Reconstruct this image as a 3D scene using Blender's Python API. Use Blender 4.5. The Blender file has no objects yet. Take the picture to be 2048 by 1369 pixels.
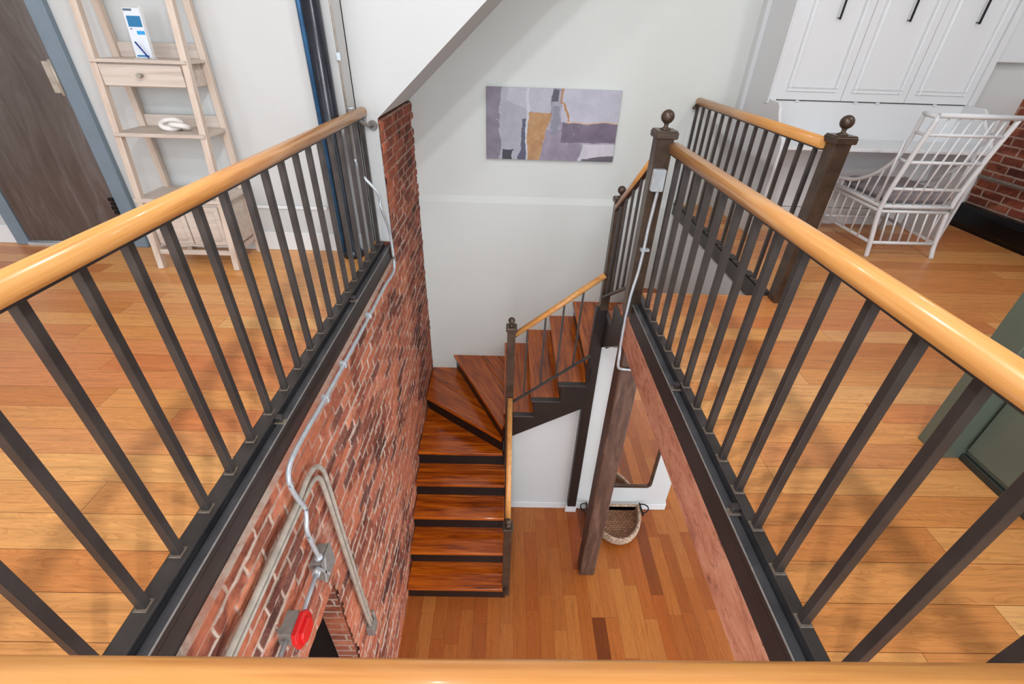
import bpy, bmesh, math, random
from mathutils import Vector, Matrix, noise

C = bpy.context.scene.collection
random.seed(4)

# ---------------------------------------------------------------- camera
def make_camera():
    f, yaw, pitch, roll = 914.12, .0185, .5869, .033
    cy, sy = math.cos(yaw), math.sin(yaw)
    fw = Vector((sy*math.cos(pitch), cy*math.cos(pitch), -math.sin(pitch)))
    r = Vector((cy, -sy, 0)); u = r.cross(fw)
    c, s = math.cos(roll), math.sin(roll)
    rr = c*r + s*u; uu = -s*r + c*u
    m = Matrix(((rr.x, uu.x, -fw.x, 0), (rr.y, uu.y, -fw.y, 0), (rr.z, uu.z, -fw.z, 1.36), (0, 0, 0, 1)))
    cd = bpy.data.cameras.new('camera'); cam = bpy.data.objects.new('camera', cd); C.objects.link(cam)
    cd.sensor_width = 36; cd.lens = 36*f/2048; cd.clip_start = .02
    cam.matrix_world = m
    bpy.context.scene.camera = cam
make_camera()

# ---------------------------------------------------------------- world, lights, exposure
sc = bpy.context.scene
sc.view_settings.view_transform = 'Standard'
sc.view_settings.look = 'None'
sc.view_settings.exposure = 0.0
sc.view_settings.gamma = 1
sc.view_settings.use_curve_mapping = False
w = bpy.data.worlds.new('daylight'); sc.world = w; w.use_nodes = True
w.node_tree.nodes['Background'].inputs[0].default_value = (.85, .95, 1.04, 1)
w.node_tree.nodes['Background'].inputs[1].default_value = 2.9

def area(name, loc, target, size, power, col=(1, 1, 1), sy=None, shape='DISK', spread=None):
    d = bpy.data.lights.new(name, 'AREA'); d.energy = power; d.color = col; d.size = size
    d.shape = shape
    if sy: d.shape = 'RECTANGLE'; d.size_y = sy
    if spread: d.spread = spread
    o = bpy.data.objects.new(name, d); C.objects.link(o); o.location = loc
    o.rotation_euler = (Vector(target)-Vector(loc)).to_track_quat('-Z', 'Y').to_euler()
    return o
WARM = (.97, .97, 1)
area('ceiling_light', (-.15, -.6, 2.9), (-.1, 4, .0), .13, 32, WARM)
area('ceiling_light', (-.15, .7, 2.95), (-.1, 3.2, -.5), .13, 27, WARM)
area('ceiling_light', (-.25, 1.9, 2.95), (0, 3.4, -.6), .12, 10, WARM)
area('lower_fill_light', (-.1, -.4, -.42), (0, 4, -2.2), .4, 10, (1, .98, .94))  # added fill lamp, brightens the far lower wall and the treads
area('ceiling_light', (2.8, 1.6, 3.0), (2.8, 2.2, 0), .3, 20, WARM)
area('ceiling_light', (-2.9, .2, 3.0), (-2.9, .4, 0), .3, 8, WARM)
area('lower_fill_light', (1.6, .9, -.5), (1.3, 1.6, -3.3), .35, 12, WARM)  # added fill lamp for the light of the lower storey
area('window_light', (1.5, -2.9, 1.7), (0.4, 3, .2), 3.4, 32, (.78, .90, 1), sy=1.8)
area('window_light', (-3.2, -2.9, 1.7), (-2.5, 3, .6), 2.4, 16, (.84, .93, 1), sy=1.8)

# ---------------------------------------------------------------- materials
def lin(c):
    c = c/255
    return c/12.92 if c <= .04045 else ((c+.055)/1.055)**2.4
def rgb(r, g, b): return (lin(r), lin(g), lin(b), 1)

class NT:
    def __init__(s, name):
        s.m = bpy.data.materials.new(name); s.m.use_nodes = True
        s.t = s.m.node_tree; s.b = s.t.nodes['Principled BSDF']
    def n(s, typ, **kw):
        nd = s.t.nodes.new(typ)
        for k, v in kw.items(): setattr(nd, k, v)
        return nd
    def link(s, a, b): s.t.links.new(a, b)
    def val(s, sock, v):
        if hasattr(v, 'is_linked') or hasattr(v, 'links'): s.link(v, sock)
        else: sock.default_value = v
    def math(s, op, a, b=0, c=None):
        nd = s.n('ShaderNodeMath', operation=op)
        s.val(nd.inputs[0], a); s.val(nd.inputs[1], b)
        if c is not None: s.val(nd.inputs[2], c)
        return nd.outputs[0]
    def coord(s): return s.n('ShaderNodeTexCoord').outputs['Object']
    def sep(s, v):
        nd = s.n('ShaderNodeSeparateXYZ'); s.link(v, nd.inputs[0]); return nd.outputs
    def comb(s, x, y, z=0):
        nd = s.n('ShaderNodeCombineXYZ')
        s.val(nd.inputs[0], x); s.val(nd.inputs[1], y); s.val(nd.inputs[2], z)
        return nd.outputs[0]
    def noise(s, vec, scale, detail=4, rough=.55, dist=0):
        nd = s.n('ShaderNodeTexNoise'); s.link(vec, nd.inputs['Vector'])
        nd.inputs['Scale'].default_value = scale; nd.inputs['Detail'].default_value = detail
        nd.inputs['Roughness'].default_value = rough; nd.inputs['Distortion'].default_value = dist
        return nd.outputs['Fac']
    def ramp(s, fac, stops, interp='LINEAR'):
        nd = s.n('ShaderNodeValToRGB'); nd.color_ramp.interpolation = interp
        e = nd.color_ramp.elements
        while len(e) < len(stops): e.new(.5)
        for k, (p, c) in enumerate(stops): e[k].position = p; e[k].color = c
        s.link(fac, nd.inputs[0]); return nd.outputs[0]
    def mix(s, fac, a, b, mode='MIX'):
        nd = s.n('ShaderNodeMix', data_type='RGBA', blend_type=mode)
        s.val(nd.inputs[0], fac); s.val(nd.inputs[6], a); s.val(nd.inputs[7], b)
        return nd.outputs[2]
    def white(s, vec):
        nd = s.n('ShaderNodeTexWhiteNoise', noise_dimensions='3D'); s.link(vec, nd.inputs[0]); return nd.outputs[0]
    def bump(s, h, strength=.3, dist=.01):
        nd = s.n('ShaderNodeBump'); s.link(h, nd.inputs['Height'])
        nd.inputs['Strength'].default_value = strength; nd.inputs['Distance'].default_value = dist
        s.link(nd.outputs[0], s.b.inputs['Normal'])
    def out(s, col=None, rough=None, metal=None, spec=None, coat=None):
        if col is not None: s.val(s.b.inputs['Base Color'], col)
        if rough is not None: s.val(s.b.inputs['Roughness'], rough)
        if metal is not None: s.val(s.b.inputs['Metallic'], metal)
        if spec is not None: s.val(s.b.inputs['Specular IOR Level'], spec)
        if coat is not None:
            s.b.inputs['Coat Weight'].default_value = coat; s.b.inputs['Coat Roughness'].default_value = .08
        return s.m
BW = [(0, (0, 0, 0, 1)), (1, (1, 1, 1, 1))]
G = lambda v: (v, v, v, 1)

def plain(name, col, rough=.5, metal=0, var=.06, scale=8, spec=None, coat=None, bump=0):
    t = NT(name); c = t.coord(); n = t.noise(c, scale, 5)
    col2 = tuple(max(0, x*(1-var*2.2)) for x in col[:3])+(1,)
    k = t.ramp(n, [(.3, col2), (.7, col)])
    if bump: t.bump(t.noise(c, scale*6, 6), bump, .004)
    return t.out(k, rough, metal, spec, coat)

def planks(name, along, width, length, off, cols, grain=(.62, 1.12), rough=.28, gap=.0016):
    """boards running along x or y, seeded per board"""
    t = NT(name); x, y, z = t.sep(t.coord())
    u, v = (x, y) if along == 'x' else (y, x)
    v = t.math('SUBTRACT', v, off)
    vr = t.math('DIVIDE', v, width); row = t.math('FLOOR', vr)
    rnd = t.white(t.comb(row, 3.3, 1.7))
    ur = t.math('ADD', t.math('DIVIDE', u, length), t.math('MULTIPLY', rnd, 7.0)); colm = t.math('FLOOR', ur)
    rb = t.white(t.comb(row, colm, 5.1)); rb2 = t.white(t.comb(row, colm, 9.4))
    fv = t.math('FRACT', vr); fu = t.math('FRACT', ur)
    dv = t.math('MULTIPLY', t.math('MINIMUM', fv, t.math('SUBTRACT', 1, fv)), width)
    du = t.math('MULTIPLY', t.math('MINIMUM', fu, t.math('SUBTRACT', 1, fu)), length)
    d = t.math('MINIMUM', dv, du)
    gapm = t.math('LESS_THAN', d, gap*.5)
    base = t.ramp(rb, cols)
    off_ = t.math('MULTIPLY', rb2, 23.0)
    gv = t.comb(t.math('ADD', t.math('MULTIPLY', u, 1.6), off_), t.math('MULTIPLY', v, 26), off_)
    g1 = t.noise(gv, 1.6, 6, .6, 1.2)
    gv2 = t.comb(t.math('ADD', t.math('MULTIPLY', u, 3), off_), t.math('MULTIPLY', v, 150), off_)
    g2 = t.noise(gv2, 1.5, 3, .6)
    gv3 = t.comb(t.math('ADD', t.math('MULTIPLY', u, 1.0), off_), t.math('MULTIPLY', v, 9), off_)
    g3 = t.noise(gv3, 1.3, 2, .5, 3.0)
    ring = t.math('FRACT', t.math('MULTIPLY', g3, 9))
    ring = t.math('POWER', ring, 3)
    k = t.math('ADD', t.math('MULTIPLY', g1, .6), t.math('MULTIPLY', g2, .4))
    shade = t.ramp(k, [(.3, G(grain[0])), (.46, G(.9)), (.56, G(1)), (.7, G(grain[1]))])
    colr = t.mix(1, base, shade, 'MULTIPLY')
    colr = t.mix(t.math('MULTIPLY', ring, .42), colr, t.mix(1, colr, (.62, .42, .28, 1), 'MULTIPLY'))
    colr = t.mix(gapm, colr, t.mix(1, colr, (.22, .13, .08, 1), 'MULTIPLY'))
    t.bump(t.math('SUBTRACT', k, t.math('MULTIPLY', gapm, .8)), .12, .002)
    t.b.inputs['Specular IOR Level'].default_value = .45
    return t.out(colr, t.math('ADD', rough, t.math('MULTIPLY', g2, .1)))

def grainwood(name, axis, c1, c2, c3=None, scale=1.0, rough=.35, fine=60, coat=None, contrast=(.3, .7), bump=.15):
    """solid timber, grain stretched along the named axis"""
    t = NT(name); s3 = list(t.sep(t.coord()))
    i = 'xyz'.index(axis); m = [18*scale]*3; m[i] = 1.3*scale
    v = t.comb(*[t.math('MULTIPLY', s3[k], m[k]) for k in range(3)])
    g = t.noise(v, 1, 6, .6, 1.5)
    m = [fine*scale*2]*3; m[i] = 4*scale
    v2 = t.comb(*[t.math('MULTIPLY', s3[k], m[k]) for k in range(3)])
    g2 = t.noise(v2, 1, 3, .5)
    k = t.math('ADD', t.math('MULTIPLY', g, .65), t.math('MULTIPLY', g2, .35))
    stops = [(contrast[0], c1), (contrast[1], c2)]
    if c3: stops = [(contrast[0], c1), ((contrast[0]+contrast[1])/2, c2), (contrast[1], c3)]
    t.bump(k, bump, .003)
    return t.out(t.ramp(k, stops), rough, None, None, coat)

def brickmat(name):
    """bricks on faces of x- and y-normals: u = x + y, v = z; same grid as the modelled relief"""
    t = NT(name); x, y, z = t.sep(t.coord())
    co = t.coord()
    wob = t.math('MULTIPLY', t.math('SUBTRACT', t.noise(co, 22, 3), .5), .012)
    wob2 = t.math('MULTIPLY', t.math('SUBTRACT', t.noise(co, 27, 3), .5), .02)
    u = t.math('ADD', t.math('ADD', x, y), wob2); v = t.math('ADD', z, wob)
    vr = t.math('DIVIDE', v, BH); row = t.math('FLOOR', vr)
    odd = t.math('MULTIPLY', t.math('PINGPONG', row, 1), .5)
    ur = t.math('ADD', t.math('DIVIDE', u, BL), odd); col = t.math('FLOOR', ur)
    fv = t.math('FRACT', vr); fu = t.math('FRACT', ur)
    dv = t.math('MULTIPLY', t.math('MINIMUM', fv, t.math('SUBTRACT', 1, fv)), BH)
    du = t.math('MULTIPLY', t.math('MINIMUM', fu, t.math('SUBTRACT', 1, fu)), BL)
    d = t.math('MINIMUM', dv, du)
    r1 = t.white(t.comb(row, col, 2.2))
    base = t.ramp(r1, [(0, rgb(104, 62, 52)), (.16, rgb(146, 82, 62)), (.34, rgb(184, 104, 74)), (.58, rgb(198, 116, 82)),
                       (.8, rgb(168, 90, 68)), (1, rgb(208, 132, 98))])
    n1 = t.noise(co, 30, 6, .65); n2 = t.noise(co, 1.7, 4, .6, .6); n3 = t.noise(co, 90, 4, .7)
    c = t.mix(t.ramp(n1, [(.35, G(.55)), (.62, G(0))]), base, t.mix(1, base, (.55, .42, .38, 1), 'MULTIPLY'))
    c = t.mix(t.ramp(n3, [(.5, G(0)), (.75, G(.35))]), c, rgb(205, 170, 150))
    # soot-dark patches with their own outline
    dark = t.ramp(t.noise(t.comb(t.math('ADD', x, y), t.math('MULTIPLY', z, 1.8), 3.1), 1.5, 6, .65, .8), [(.5, G(0)), (.56, G(.85))])
    c = t.mix(dark, c, t.mix(1, c, (.42, .36, .38, 1), 'MULTIPLY'))
    # smoother orange washed band, and the darker red bricks of the far end
    wash = t.ramp(t.noise(t.comb(t.math('ADD', x, y), t.math('MULTIPLY', z, .8), 7.7), 1.1, 5, .6, .6), [(.55, G(0)), (.6, G(.75))])
    c = t.mix(wash, c, t.mix(n1, rgb(168, 88, 60), rgb(206, 126, 92)))
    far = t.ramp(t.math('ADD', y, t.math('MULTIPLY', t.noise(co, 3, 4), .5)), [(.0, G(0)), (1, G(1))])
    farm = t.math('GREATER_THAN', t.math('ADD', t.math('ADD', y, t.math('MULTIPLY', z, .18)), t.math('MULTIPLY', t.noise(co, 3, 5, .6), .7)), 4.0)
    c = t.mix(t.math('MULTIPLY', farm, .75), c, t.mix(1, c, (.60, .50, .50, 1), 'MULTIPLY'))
    mortar = t.mix(n1, rgb(176, 158, 144), rgb(206, 182, 164))
    mm = t.ramp(d, [(.0045, G(1)), (.0085, G(0))])
    sm = t.ramp(t.noise(co, 2.3, 6, .7, 1.0), [(.62, G(0)), (.7, G(.75))])   # lime smears
    fade = t.ramp(t.noise(co, 1.9, 5, .6, .7), [(.46, G(.95)), (.6, G(.5))])
    c = t.mix(t.math('MULTIPLY', mm, t.math('MULTIPLY', fade, t.math('SUBTRACT', 1, t.math('MULTIPLY', wash, .8)))), c, mortar)
    c = t.mix(t.math('MULTIPLY', sm, t.ramp(n1, [(.35, G(.2)), (.6, G(1))])), c, rgb(196, 160, 142))
    t.bump(t.math('ADD', t.math('MULTIPLY', n1, .6), t.math('SUBTRACT', .6, t.math('MULTIPLY', mm, .6))), .5, .006)
    return t.out(c, .85, 0, .3)
BH, BL = .071, .205

M = {}
OAK = [(0, rgb(202, 126, 66)), (.2, rgb(222, 154, 88)), (.4, rgb(230, 168, 100)), (.62, rgb(218, 144, 80)), (.82, rgb(212, 130, 76)), (1, rgb(232, 176, 110))]
M['floor'] = planks('oak_floor', 'x', .1293, 1.7, .565, OAK)
M['floor_old'] = planks('old_oak_floor', 'y', .1275, .85, .395,
    [(0, rgb(112, 54, 18)), (.08, rgb(160, 86, 32)), (.3, rgb(178, 104, 44)), (.55, rgb(164, 86, 32)), (.8, rgb(190, 122, 58)), (1, rgb(154, 76, 28))])
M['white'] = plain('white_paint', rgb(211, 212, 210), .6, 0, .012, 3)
M['white_dimmed'] = plain('white_paint_dimmed', rgb(199, 200, 198), .6, 0, .012, 3)  # same white paint, darkened to offset the strong light on this wall
M['white_lifted'] = plain('white_paint_lifted', rgb(219, 222, 217), .6, 0, .012, 3)  # same white paint, lightened to stand in for missing light
M['white_trim'] = plain('white_gloss_paint', rgb(224, 226, 227), .35, 0, .01, 4)
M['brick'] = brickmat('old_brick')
M['steel'] = plain('dark_steel', rgb(74, 68, 65), .4, .25, .22, 7, bump=.06)
M['bronze'] = plain('bronze_steel', rgb(96, 78, 64), .34, .4, .28, 9, bump=.05)
M['stringer'] = plain('brown_black_paint', rgb(38, 31, 28), .4, 0, .12, 10)
M['flange'] = plain('blue_grey_steel', rgb(88, 88, 92), .32, .4, .18, 9, bump=.05)
M['web'] = plain('shaded_web_steel', rgb(52, 44, 42), .45, .1, .12, 8)  # same steel as the flange, its shade put into the colour
M['blackface'] = plain('black_paint', rgb(24, 23, 24), .35, 0, .1, 10)
M['weld'] = plain('weld_bead', rgb(150, 135, 120), .4, .5, .2, 80, bump=.3)
M['galv'] = plain('galvanised_steel', rgb(196, 202, 206), .3, .3, .1, 30)
M['galv_dull'] = plain('dull_galvanised_steel', rgb(150, 146, 140), .5, .25, .15, 40)
M['pipe_old'] = plain('weathered_pipe', rgb(190, 180, 166), .45, .2, .15, 20)
M['red'] = plain('red_plastic', rgb(214, 32, 34), .35, 0, .04, 20)
for a in 'xy':
    M['rail_'+a] = grainwood('oak_handrail_'+a, a, rgb(184, 116, 56), rgb(214, 152, 84), rgb(226, 170, 104), .8, .28, 90, .2, bump=.05)
    M['tread_'+a] = grainwood('stained_pine_'+a, a, rgb(64, 22, 4), rgb(160, 72, 10), rgb(206, 108, 20), .8, .25, 50, .3, (.32, .62))
M['timber'] = grainwood('rough_timber', 'z', rgb(52, 36, 28), rgb(92, 64, 50), rgb(120, 90, 74), .8, .6, 50)
t = NT('worn_red_timber'); c = t.coord(); x, y, z = t.sep(c)
v1 = t.comb(t.math('MULTIPLY', x, 9), t.math('MULTIPLY', y, 3), t.math('MULTIPLY', z, 9))
n1 = t.noise(v1, 1.5, 7, .7, .6); n2 = t.noise(t.comb(x, t.math('MULTIPLY', y, 14), t.math('MULTIPLY', z, 30)), 1.4, 5, .7, .4)
cc = t.ramp(n1, [(.3, rgb(132, 78, 60)), (.46, rgb(186, 118, 90)), (.62, rgb(204, 142, 112)), (.75, rgb(176, 108, 82))])
cc = t.mix(t.ramp(n2, [(.56, G(0)), (.68, G(.8))]), cc, rgb(96, 54, 42)); cc = t.mix(t.ramp(n2, [(.22, G(.6)), (.32, G(0))]), cc, rgb(226, 180, 150))
t.bump(n2, .4, .006); M['beamwood'] = t.out(cc, .6)
t = NT('rough_timber'); c = t.coord(); x, y, z = t.sep(c)
n1 = t.noise(t.comb(t.math('MULTIPLY', x, 12), t.math('MULTIPLY', y, 12), t.math('MULTIPLY', z, 1.6)), 1.3, 7, .7, .8); n2 = t.noise(c, 30, 6, .75)
cc = t.ramp(n1, [(.3, rgb(48, 32, 26)), (.5, rgb(84, 56, 42)), (.68, rgb(112, 82, 66))]); cc = t.mix(t.ramp(n2, [(.62, G(0)), (.72, G(.5))]), cc, rgb(150, 120, 100))
t.bump(n1, .5, .008); M['timber'] = t.out(cc, .65)
M['pale'] = grainwood('pale_washed_wood', 'x', rgb(176, 160, 148), rgb(198, 184, 172), rgb(214, 202, 190), .8, .5, 40)
M['pale_z'] = grainwood('pale_washed_wood_z', 'z', rgb(184, 162, 144), rgb(204, 186, 170), rgb(216, 202, 188), .8, .5, 40)
M['bluepaint'] = plain('dark_blue_iron_paint', rgb(40, 44, 54), .25, .25, .25, 12, bump=.1)
M['blue_sheen'] = plain('blue_reflection', rgb(44, 96, 138), .25, .2, .2, 12)  # blue window reflection on the column, painted as a colour
M['frame_blue'] = plain('blue_grey_paint', rgb(118, 134, 146), .4, 0, .06, 6)
M['green'] = plain('olive_green_paint', rgb(94, 104, 92), .4, 0, .06, 4)
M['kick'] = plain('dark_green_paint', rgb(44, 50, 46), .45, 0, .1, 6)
M['cushion'] = plain('grey_fabric', rgb(158, 148, 150), .9, 0, .12, 60, bump=.3)
M['blackiron'] = plain('black_iron', rgb(20, 22, 26), .25, .3, .2, 10)
M['ceramic'] = plain('white_stone', rgb(232, 226, 220), .5, 0, .03, 30)
M['paper'] = plain('white_card', rgb(214, 220, 228), .4, 0, .01, 4)
M['blue1'] = plain('blue_print', rgb(24, 112, 160), .4, 0, .02, 10)
M['blue2'] = plain('light_blue_print', rgb(30, 150, 214), .4, 0, .02, 10)
M['greyprint'] = plain('grey_print', rgb(90, 104, 118), .4, 0, .02, 10)
M['penblue'] = plain('blue_plastic', rgb(28, 48, 130), .3, 0, .02, 10)
M['nickel'] = plain('brushed_nickel', rgb(180, 172, 160), .3, .9, .05, 30)
M['void_dark'] = plain('dark_void_lining', rgb(38, 22, 14), .9, 0, .2, 6)  # darkness of the unlit void put into the colour

t = NT('sheet_steel_door'); c = t.coord(); x, y, z = t.sep(c)
streak = t.noise(t.comb(t.math('MULTIPLY', x, 9), y, t.math('MULTIPLY', z, 1.4)), 1.4, 6, .65, 1.2)
col = t.ramp(streak, [(.3, rgb(92, 82, 78)), (.55, rgb(108, 99, 95)), (.8, rgb(128, 126, 128))])
t.bump(streak, .05, .004)
M['door'] = t.out(col, t.math('ADD', .2, t.math('MULTIPLY', streak, .3)), .55)

t = NT('silvered_glass'); M['mirror'] = t.out((.86, .87, .86, 1), .015, 1)
t = NT('clear_acrylic'); t.b.inputs['Alpha'].default_value = .35
M['acrylic'] = t.out((.97, .98, 1, 1), .03)

t = NT('woven_seagrass'); c = t.coord(); x, y, z = t.sep(c)
wv = t.n('ShaderNodeTexBrick'); t.link(t.comb(t.math('ADD', x, t.math('MULTIPLY', z, .4)), t.math('ADD', y, z)), wv.inputs['Vector'])
wv.inputs['Color1'].default_value = rgb(176, 132, 98); wv.inputs['Color2'].default_value = rgb(140, 98, 70); wv.inputs['Mortar'].default_value = rgb(60, 38, 26)
wv.inputs['Scale'].default_value = 1; wv.inputs['Brick Width'].default_value = .042; wv.inputs['Row Height'].default_value = .024
wv.inputs['Mortar Size'].default_value = .003
t.bump(wv.outputs['Fac'], -.8, .006); M['weave'] = t.out(wv.outputs['Color'], .8)
t = NT('braided_jute'); c = t.coord(); n = t.noise(c, 70, 3, .6)
t.bump(n, .9, .008); M['jute'] = t.out(t.ramp(n, [(.35, rgb(120, 88, 66)), (.5, rgb(176, 148, 124)), (.65, rgb(212, 190, 168))]), .85)

# ---------------------------------------------------------------- mesh helpers
class MB:
    def __init__(s): s.v = []; s.f = []; s.sm = []
    def add(s, vs, fs, smooth=False):
        o = len(s.v); s.v += [Vector(p) for p in vs]
        s.f += [tuple(i+o for i in f) for f in fs]; s.sm += [smooth]*len(fs)
        return s
    def box(s, x0, x1, y0, y1, z0, z1, ch=0):
        if ch:
            a = []
            for z, i in ((z0, ch), (z0+ch, 0), (z1-ch, 0), (z1, ch)):
                a.append([(x0+i+ (0 if i else 0), y0+i, z), (x1-i, y0+i, z), (x1-i, y1-i, z), (x0+i, y1-i, z)])
            # octagonal corners
            vs = []
            for ring, z, i in ((0, z0, ch), (1, z0+ch, 0), (2, z1-ch, 0), (3, z1, ch)):
                e = ch
                X0, X1, Y0, Y1 = x0+i, x1-i, y0+i, y1-i
                vs += [(X0+e, Y0, z), (X1-e, Y0, z), (X1, Y0+e, z), (X1, Y1-e, z), (X1-e, Y1, z), (X0+e, Y1, z), (X0, Y1-e, z), (X0, Y0+e, z)]
            fs = [tuple(reversed(range(8))), tuple(range(24, 32))]
            for r in range(3):
                for k in range(8):
                    fs.append((r*8+k, r*8+(k+1) % 8, (r+1)*8+(k+1) % 8, (r+1)*8+k))
            return s.add(vs, fs)
        vs = [(x0, y0, z0), (x1, y0, z0), (x1, y1, z0), (x0, y1, z0), (x0, y0, z1), (x1, y0, z1), (x1, y1, z1), (x0, y1, z1)]
        return s.add(vs, [(3, 2, 1, 0), (4, 5, 6, 7), (0, 1, 5, 4), (1, 2, 6, 5), (2, 3, 7, 6), (3, 0, 4, 7)])
    def prism(s, poly, axis, a, b):
        """poly: 2D points; axis: extrusion axis; a, b: extents"""
        n = len(poly)
        def P(p, h):
            return {'z': (p[0], p[1], h), 'y': (p[0], h, p[1]), 'x': (h, p[0], p[1])}[axis]
        vs = [P(p, a) for p in poly]+[P(p, b) for p in poly]
        fs = [tuple(range(n)), tuple(reversed(range(n, 2*n)))]+[(i, i+n, (i+1) % n+n, (i+1) % n) for i in range(n)]
        return s.add(vs, fs)
    def sweep(s, prof, path, up=(0, 0, 1), closed=False, smooth=True, caps=True):
        path = [Vector(p) for p in path]; n = len(path); m = len(prof); vs = []
        for i, p in enumerate(path):
            if closed: d = path[(i+1) % n]-path[i-1]
            else: d = path[min(i+1, n-1)]-path[max(i-1, 0)]
            d.normalize(); u = Vector(up)
            r = d.cross(u)
            if r.length < 1e-4: r = d.cross(Vector((1, 0, 0)))
            r.normalize(); u2 = r.cross(d)
            vs += [p+r*a+u2*b for a, b in prof]
        fs = []
        for i in range(n if closed else n-1):
            j = (i+1) % n
            for k in range(m): fs.append((i*m+k, i*m+(k+1) % m, j*m+(k+1) % m, j*m+k))
        s.add(vs, fs, smooth)
        if not closed and caps:
            o = len(s.v)-len(vs)
            s.f += [tuple(o+k for k in reversed(range(m))), tuple(o+(n-1)*m+k for k in range(m))]; s.sm += [False]*2
        return s
    def tube(s, path, r, seg=10, **kw):
        return s.sweep([(r*math.cos(2*math.pi*k/seg), r*math.sin(2*math.pi*k/seg)) for k in range(seg)], path, **kw)
    def bar(s, a, b, w, h=None, up=(0, 0, 1)):
        h = h or w
        return s.sweep([(-w/2, -h/2), (w/2, -h/2), (w/2, h/2), (-w/2, h/2)], [a, b], up=up, smooth=False)
    def ball(s, c, r, seg=20, rings=12, sz=1):
        vs = []; fs = []
        for i in range(rings+1):
            a = math.pi*i/rings
            for k in range(seg):
                b = 2*math.pi*k/seg
                vs.append((c[0]+r*math.sin(a)*math.cos(b), c[1]+r*math.sin(a)*math.sin(b), c[2]+r*sz*math.cos(a)))
        for i in range(rings):
            for k in range(seg): fs.append((i*seg+k, (i+1)*seg+k, (i+1)*seg+(k+1) % seg, i*seg+(k+1) % seg))
        return s.add(vs, fs, True)
    def lathe(s, c, prof, seg=24):
        n = len(prof); vs = []; fs = []
        for r, z in prof:
            for k in range(seg):
                b = 2*math.pi*k/seg; vs.append((c[0]+r*math.cos(b), c[1]+r*math.sin(b), c[2]+z))
        for i in range(n-1):
            for k in range(seg): fs.append((i*seg+k, i*seg+(k+1) % seg, (i+1)*seg+(k+1) % seg, (i+1)*seg+k))
        fs += [tuple(reversed(range(seg))), tuple((n-1)*seg+k for k in range(seg))]
        return s.add(vs, fs, True)
    def build(s, name, mat, parent=None, bevel=0, at=None):
        o0 = Vector((0, 0, 0))
        if parent is not None:
            q = parent
            while q is not None: o0 = o0+q.location; q = q.parent
        elif at is not None: o0 = Vector(at)
        me = bpy.data.meshes.new(name)
        me.from_pydata([tuple(p-o0) for p in s.v], [], s.f)
        me.polygons.foreach_set('use_smooth', s.sm)
        me.materials.append(M[mat] if isinstance(mat, str) else mat)
        bm = bmesh.new(); bm.from_mesh(me); bmesh.ops.recalc_face_normals(bm, faces=bm.faces[:]); bm.to_mesh(me); bm.free()
        o = bpy.data.objects.new(name, me); C.objects.link(o)
        if parent is not None: o.parent = parent
        elif at is not None: o.location = at
        if bevel:
            b = o.modifiers.new('bevel', 'BEVEL'); b.width = bevel; b.segments = 2; b.limit_method = 'ANGLE'
        return o

def tag(o, label=None, cat=None, group=None, kind=None):
    if label: o['label'] = label
    if cat: o['category'] = cat
    if group: o['group'] = group
    if kind: o['kind'] = kind
    return o
def struct(o): o['kind'] = 'structure'; return o
def thing(name, loc, label, cat, group=None):
    o = bpy.data.objects.new(name, None); C.objects.link(o); o.location = loc; o.empty_display_size = .1
    return tag(o, label, cat, group)

# ---------------------------------------------------------------- key dimensions
ZF = -3.31          # lower floor
XL, XR = -1.0, .868  # baluster lines
YW = 4.65           # far wall
CEIL = 3.3

# ---------------------------------------------------------------- floors, ceiling, walls
T = .25
b = MB()
b.box(-5.2, -1.025, -3, 3.25, -T, 0)
b.box(-1.3, -1.025, 3.25, 3.46, -T, 0)
b.box(-1.025, .888, -3, .08, -T, 0)
b.box(.888, 4.3, -3, 2.66, -T, 0)
b.box(1.73, 4.3, 2.66, 4.65, -T, 0)
struct(b.build('floor', 'floor'))
b = MB(); b.box(-1.9, 4.6, -3, 4.7, ZF-.2, ZF); struct(b.build('floor', 'floor_old'))
b = MB(); b.box(-5.2, 4.5, -3, 4.75, CEIL, CEIL+.1); struct(b.build('ceiling', 'white'))

# far wall with the slightly prouder lower half and its ledge
b = MB(); b.box(-1.2, 4.45, YW, YW+.1, ZF, CEIL)
b.prism([(YW+.01, -2.2), (YW-.022, -2.2), (YW-.024, -.035), (YW+.002, .035)], 'x', -.9, 1.69)
struct(b.build('wall_back', 'white_lifted'))
# wall behind the door and ladder shelf, left of the stairwell
b = MB()
b.box(-5.2, -3.59, 3.23, 3.45, 0, CEIL); b.box(-3.59, -2.64, 3.23, 3.45, 2.12, CEIL)
b.box(-2.64, -1.04, 3.23, 3.45, 0, CEIL); b.box(-1.3, -1.04, 3.42, 4.65, -.3, CEIL)
# stair bulkhead: sloping soffit rises to the right over the stairwell
b.prism([(-1.04, .0), (-.905, .0), (-.905, .876), (1.30, 2.85), (1.80, CEIL), (-1.04, CEIL)], 'y', 3.44, 3.46)
b.prism([(-1.04, .88), (-.905, .88), (-.90, .885), (1.30, 2.852), (1.80, CEIL), (-1.04, CEIL)], 'y', 3.46, YW)
struct(b.build('wall_left', 'white_dimmed'))
b = MB(); b.box(-5.3, -5.2, -3, 3.45, -.2, CEIL); struct(b.build('wall_far_left', 'white'))
b = MB(); b.box(-1.80, -1.04, 3.213, 3.23, 0, .135, .004); struct(b.build('baseboard_left', 'white_trim'))
b = MB(); b.box(-2.64, -1.80, 3.213, 3.23, 0, .135, .004); struct(b.build('baseboard_left', 'white_trim'))
b = MB(); b.box(-5.2, -3.60, 3.213, 3.23, 0, .135, .004); struct(b.build('baseboard_left', 'white_trim'))
b = MB(); b.box(-1.86, -1.28, 3.218, 3.23, .305, .33, .004); struct(b.build('trim_1', 'white_trim'))

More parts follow.
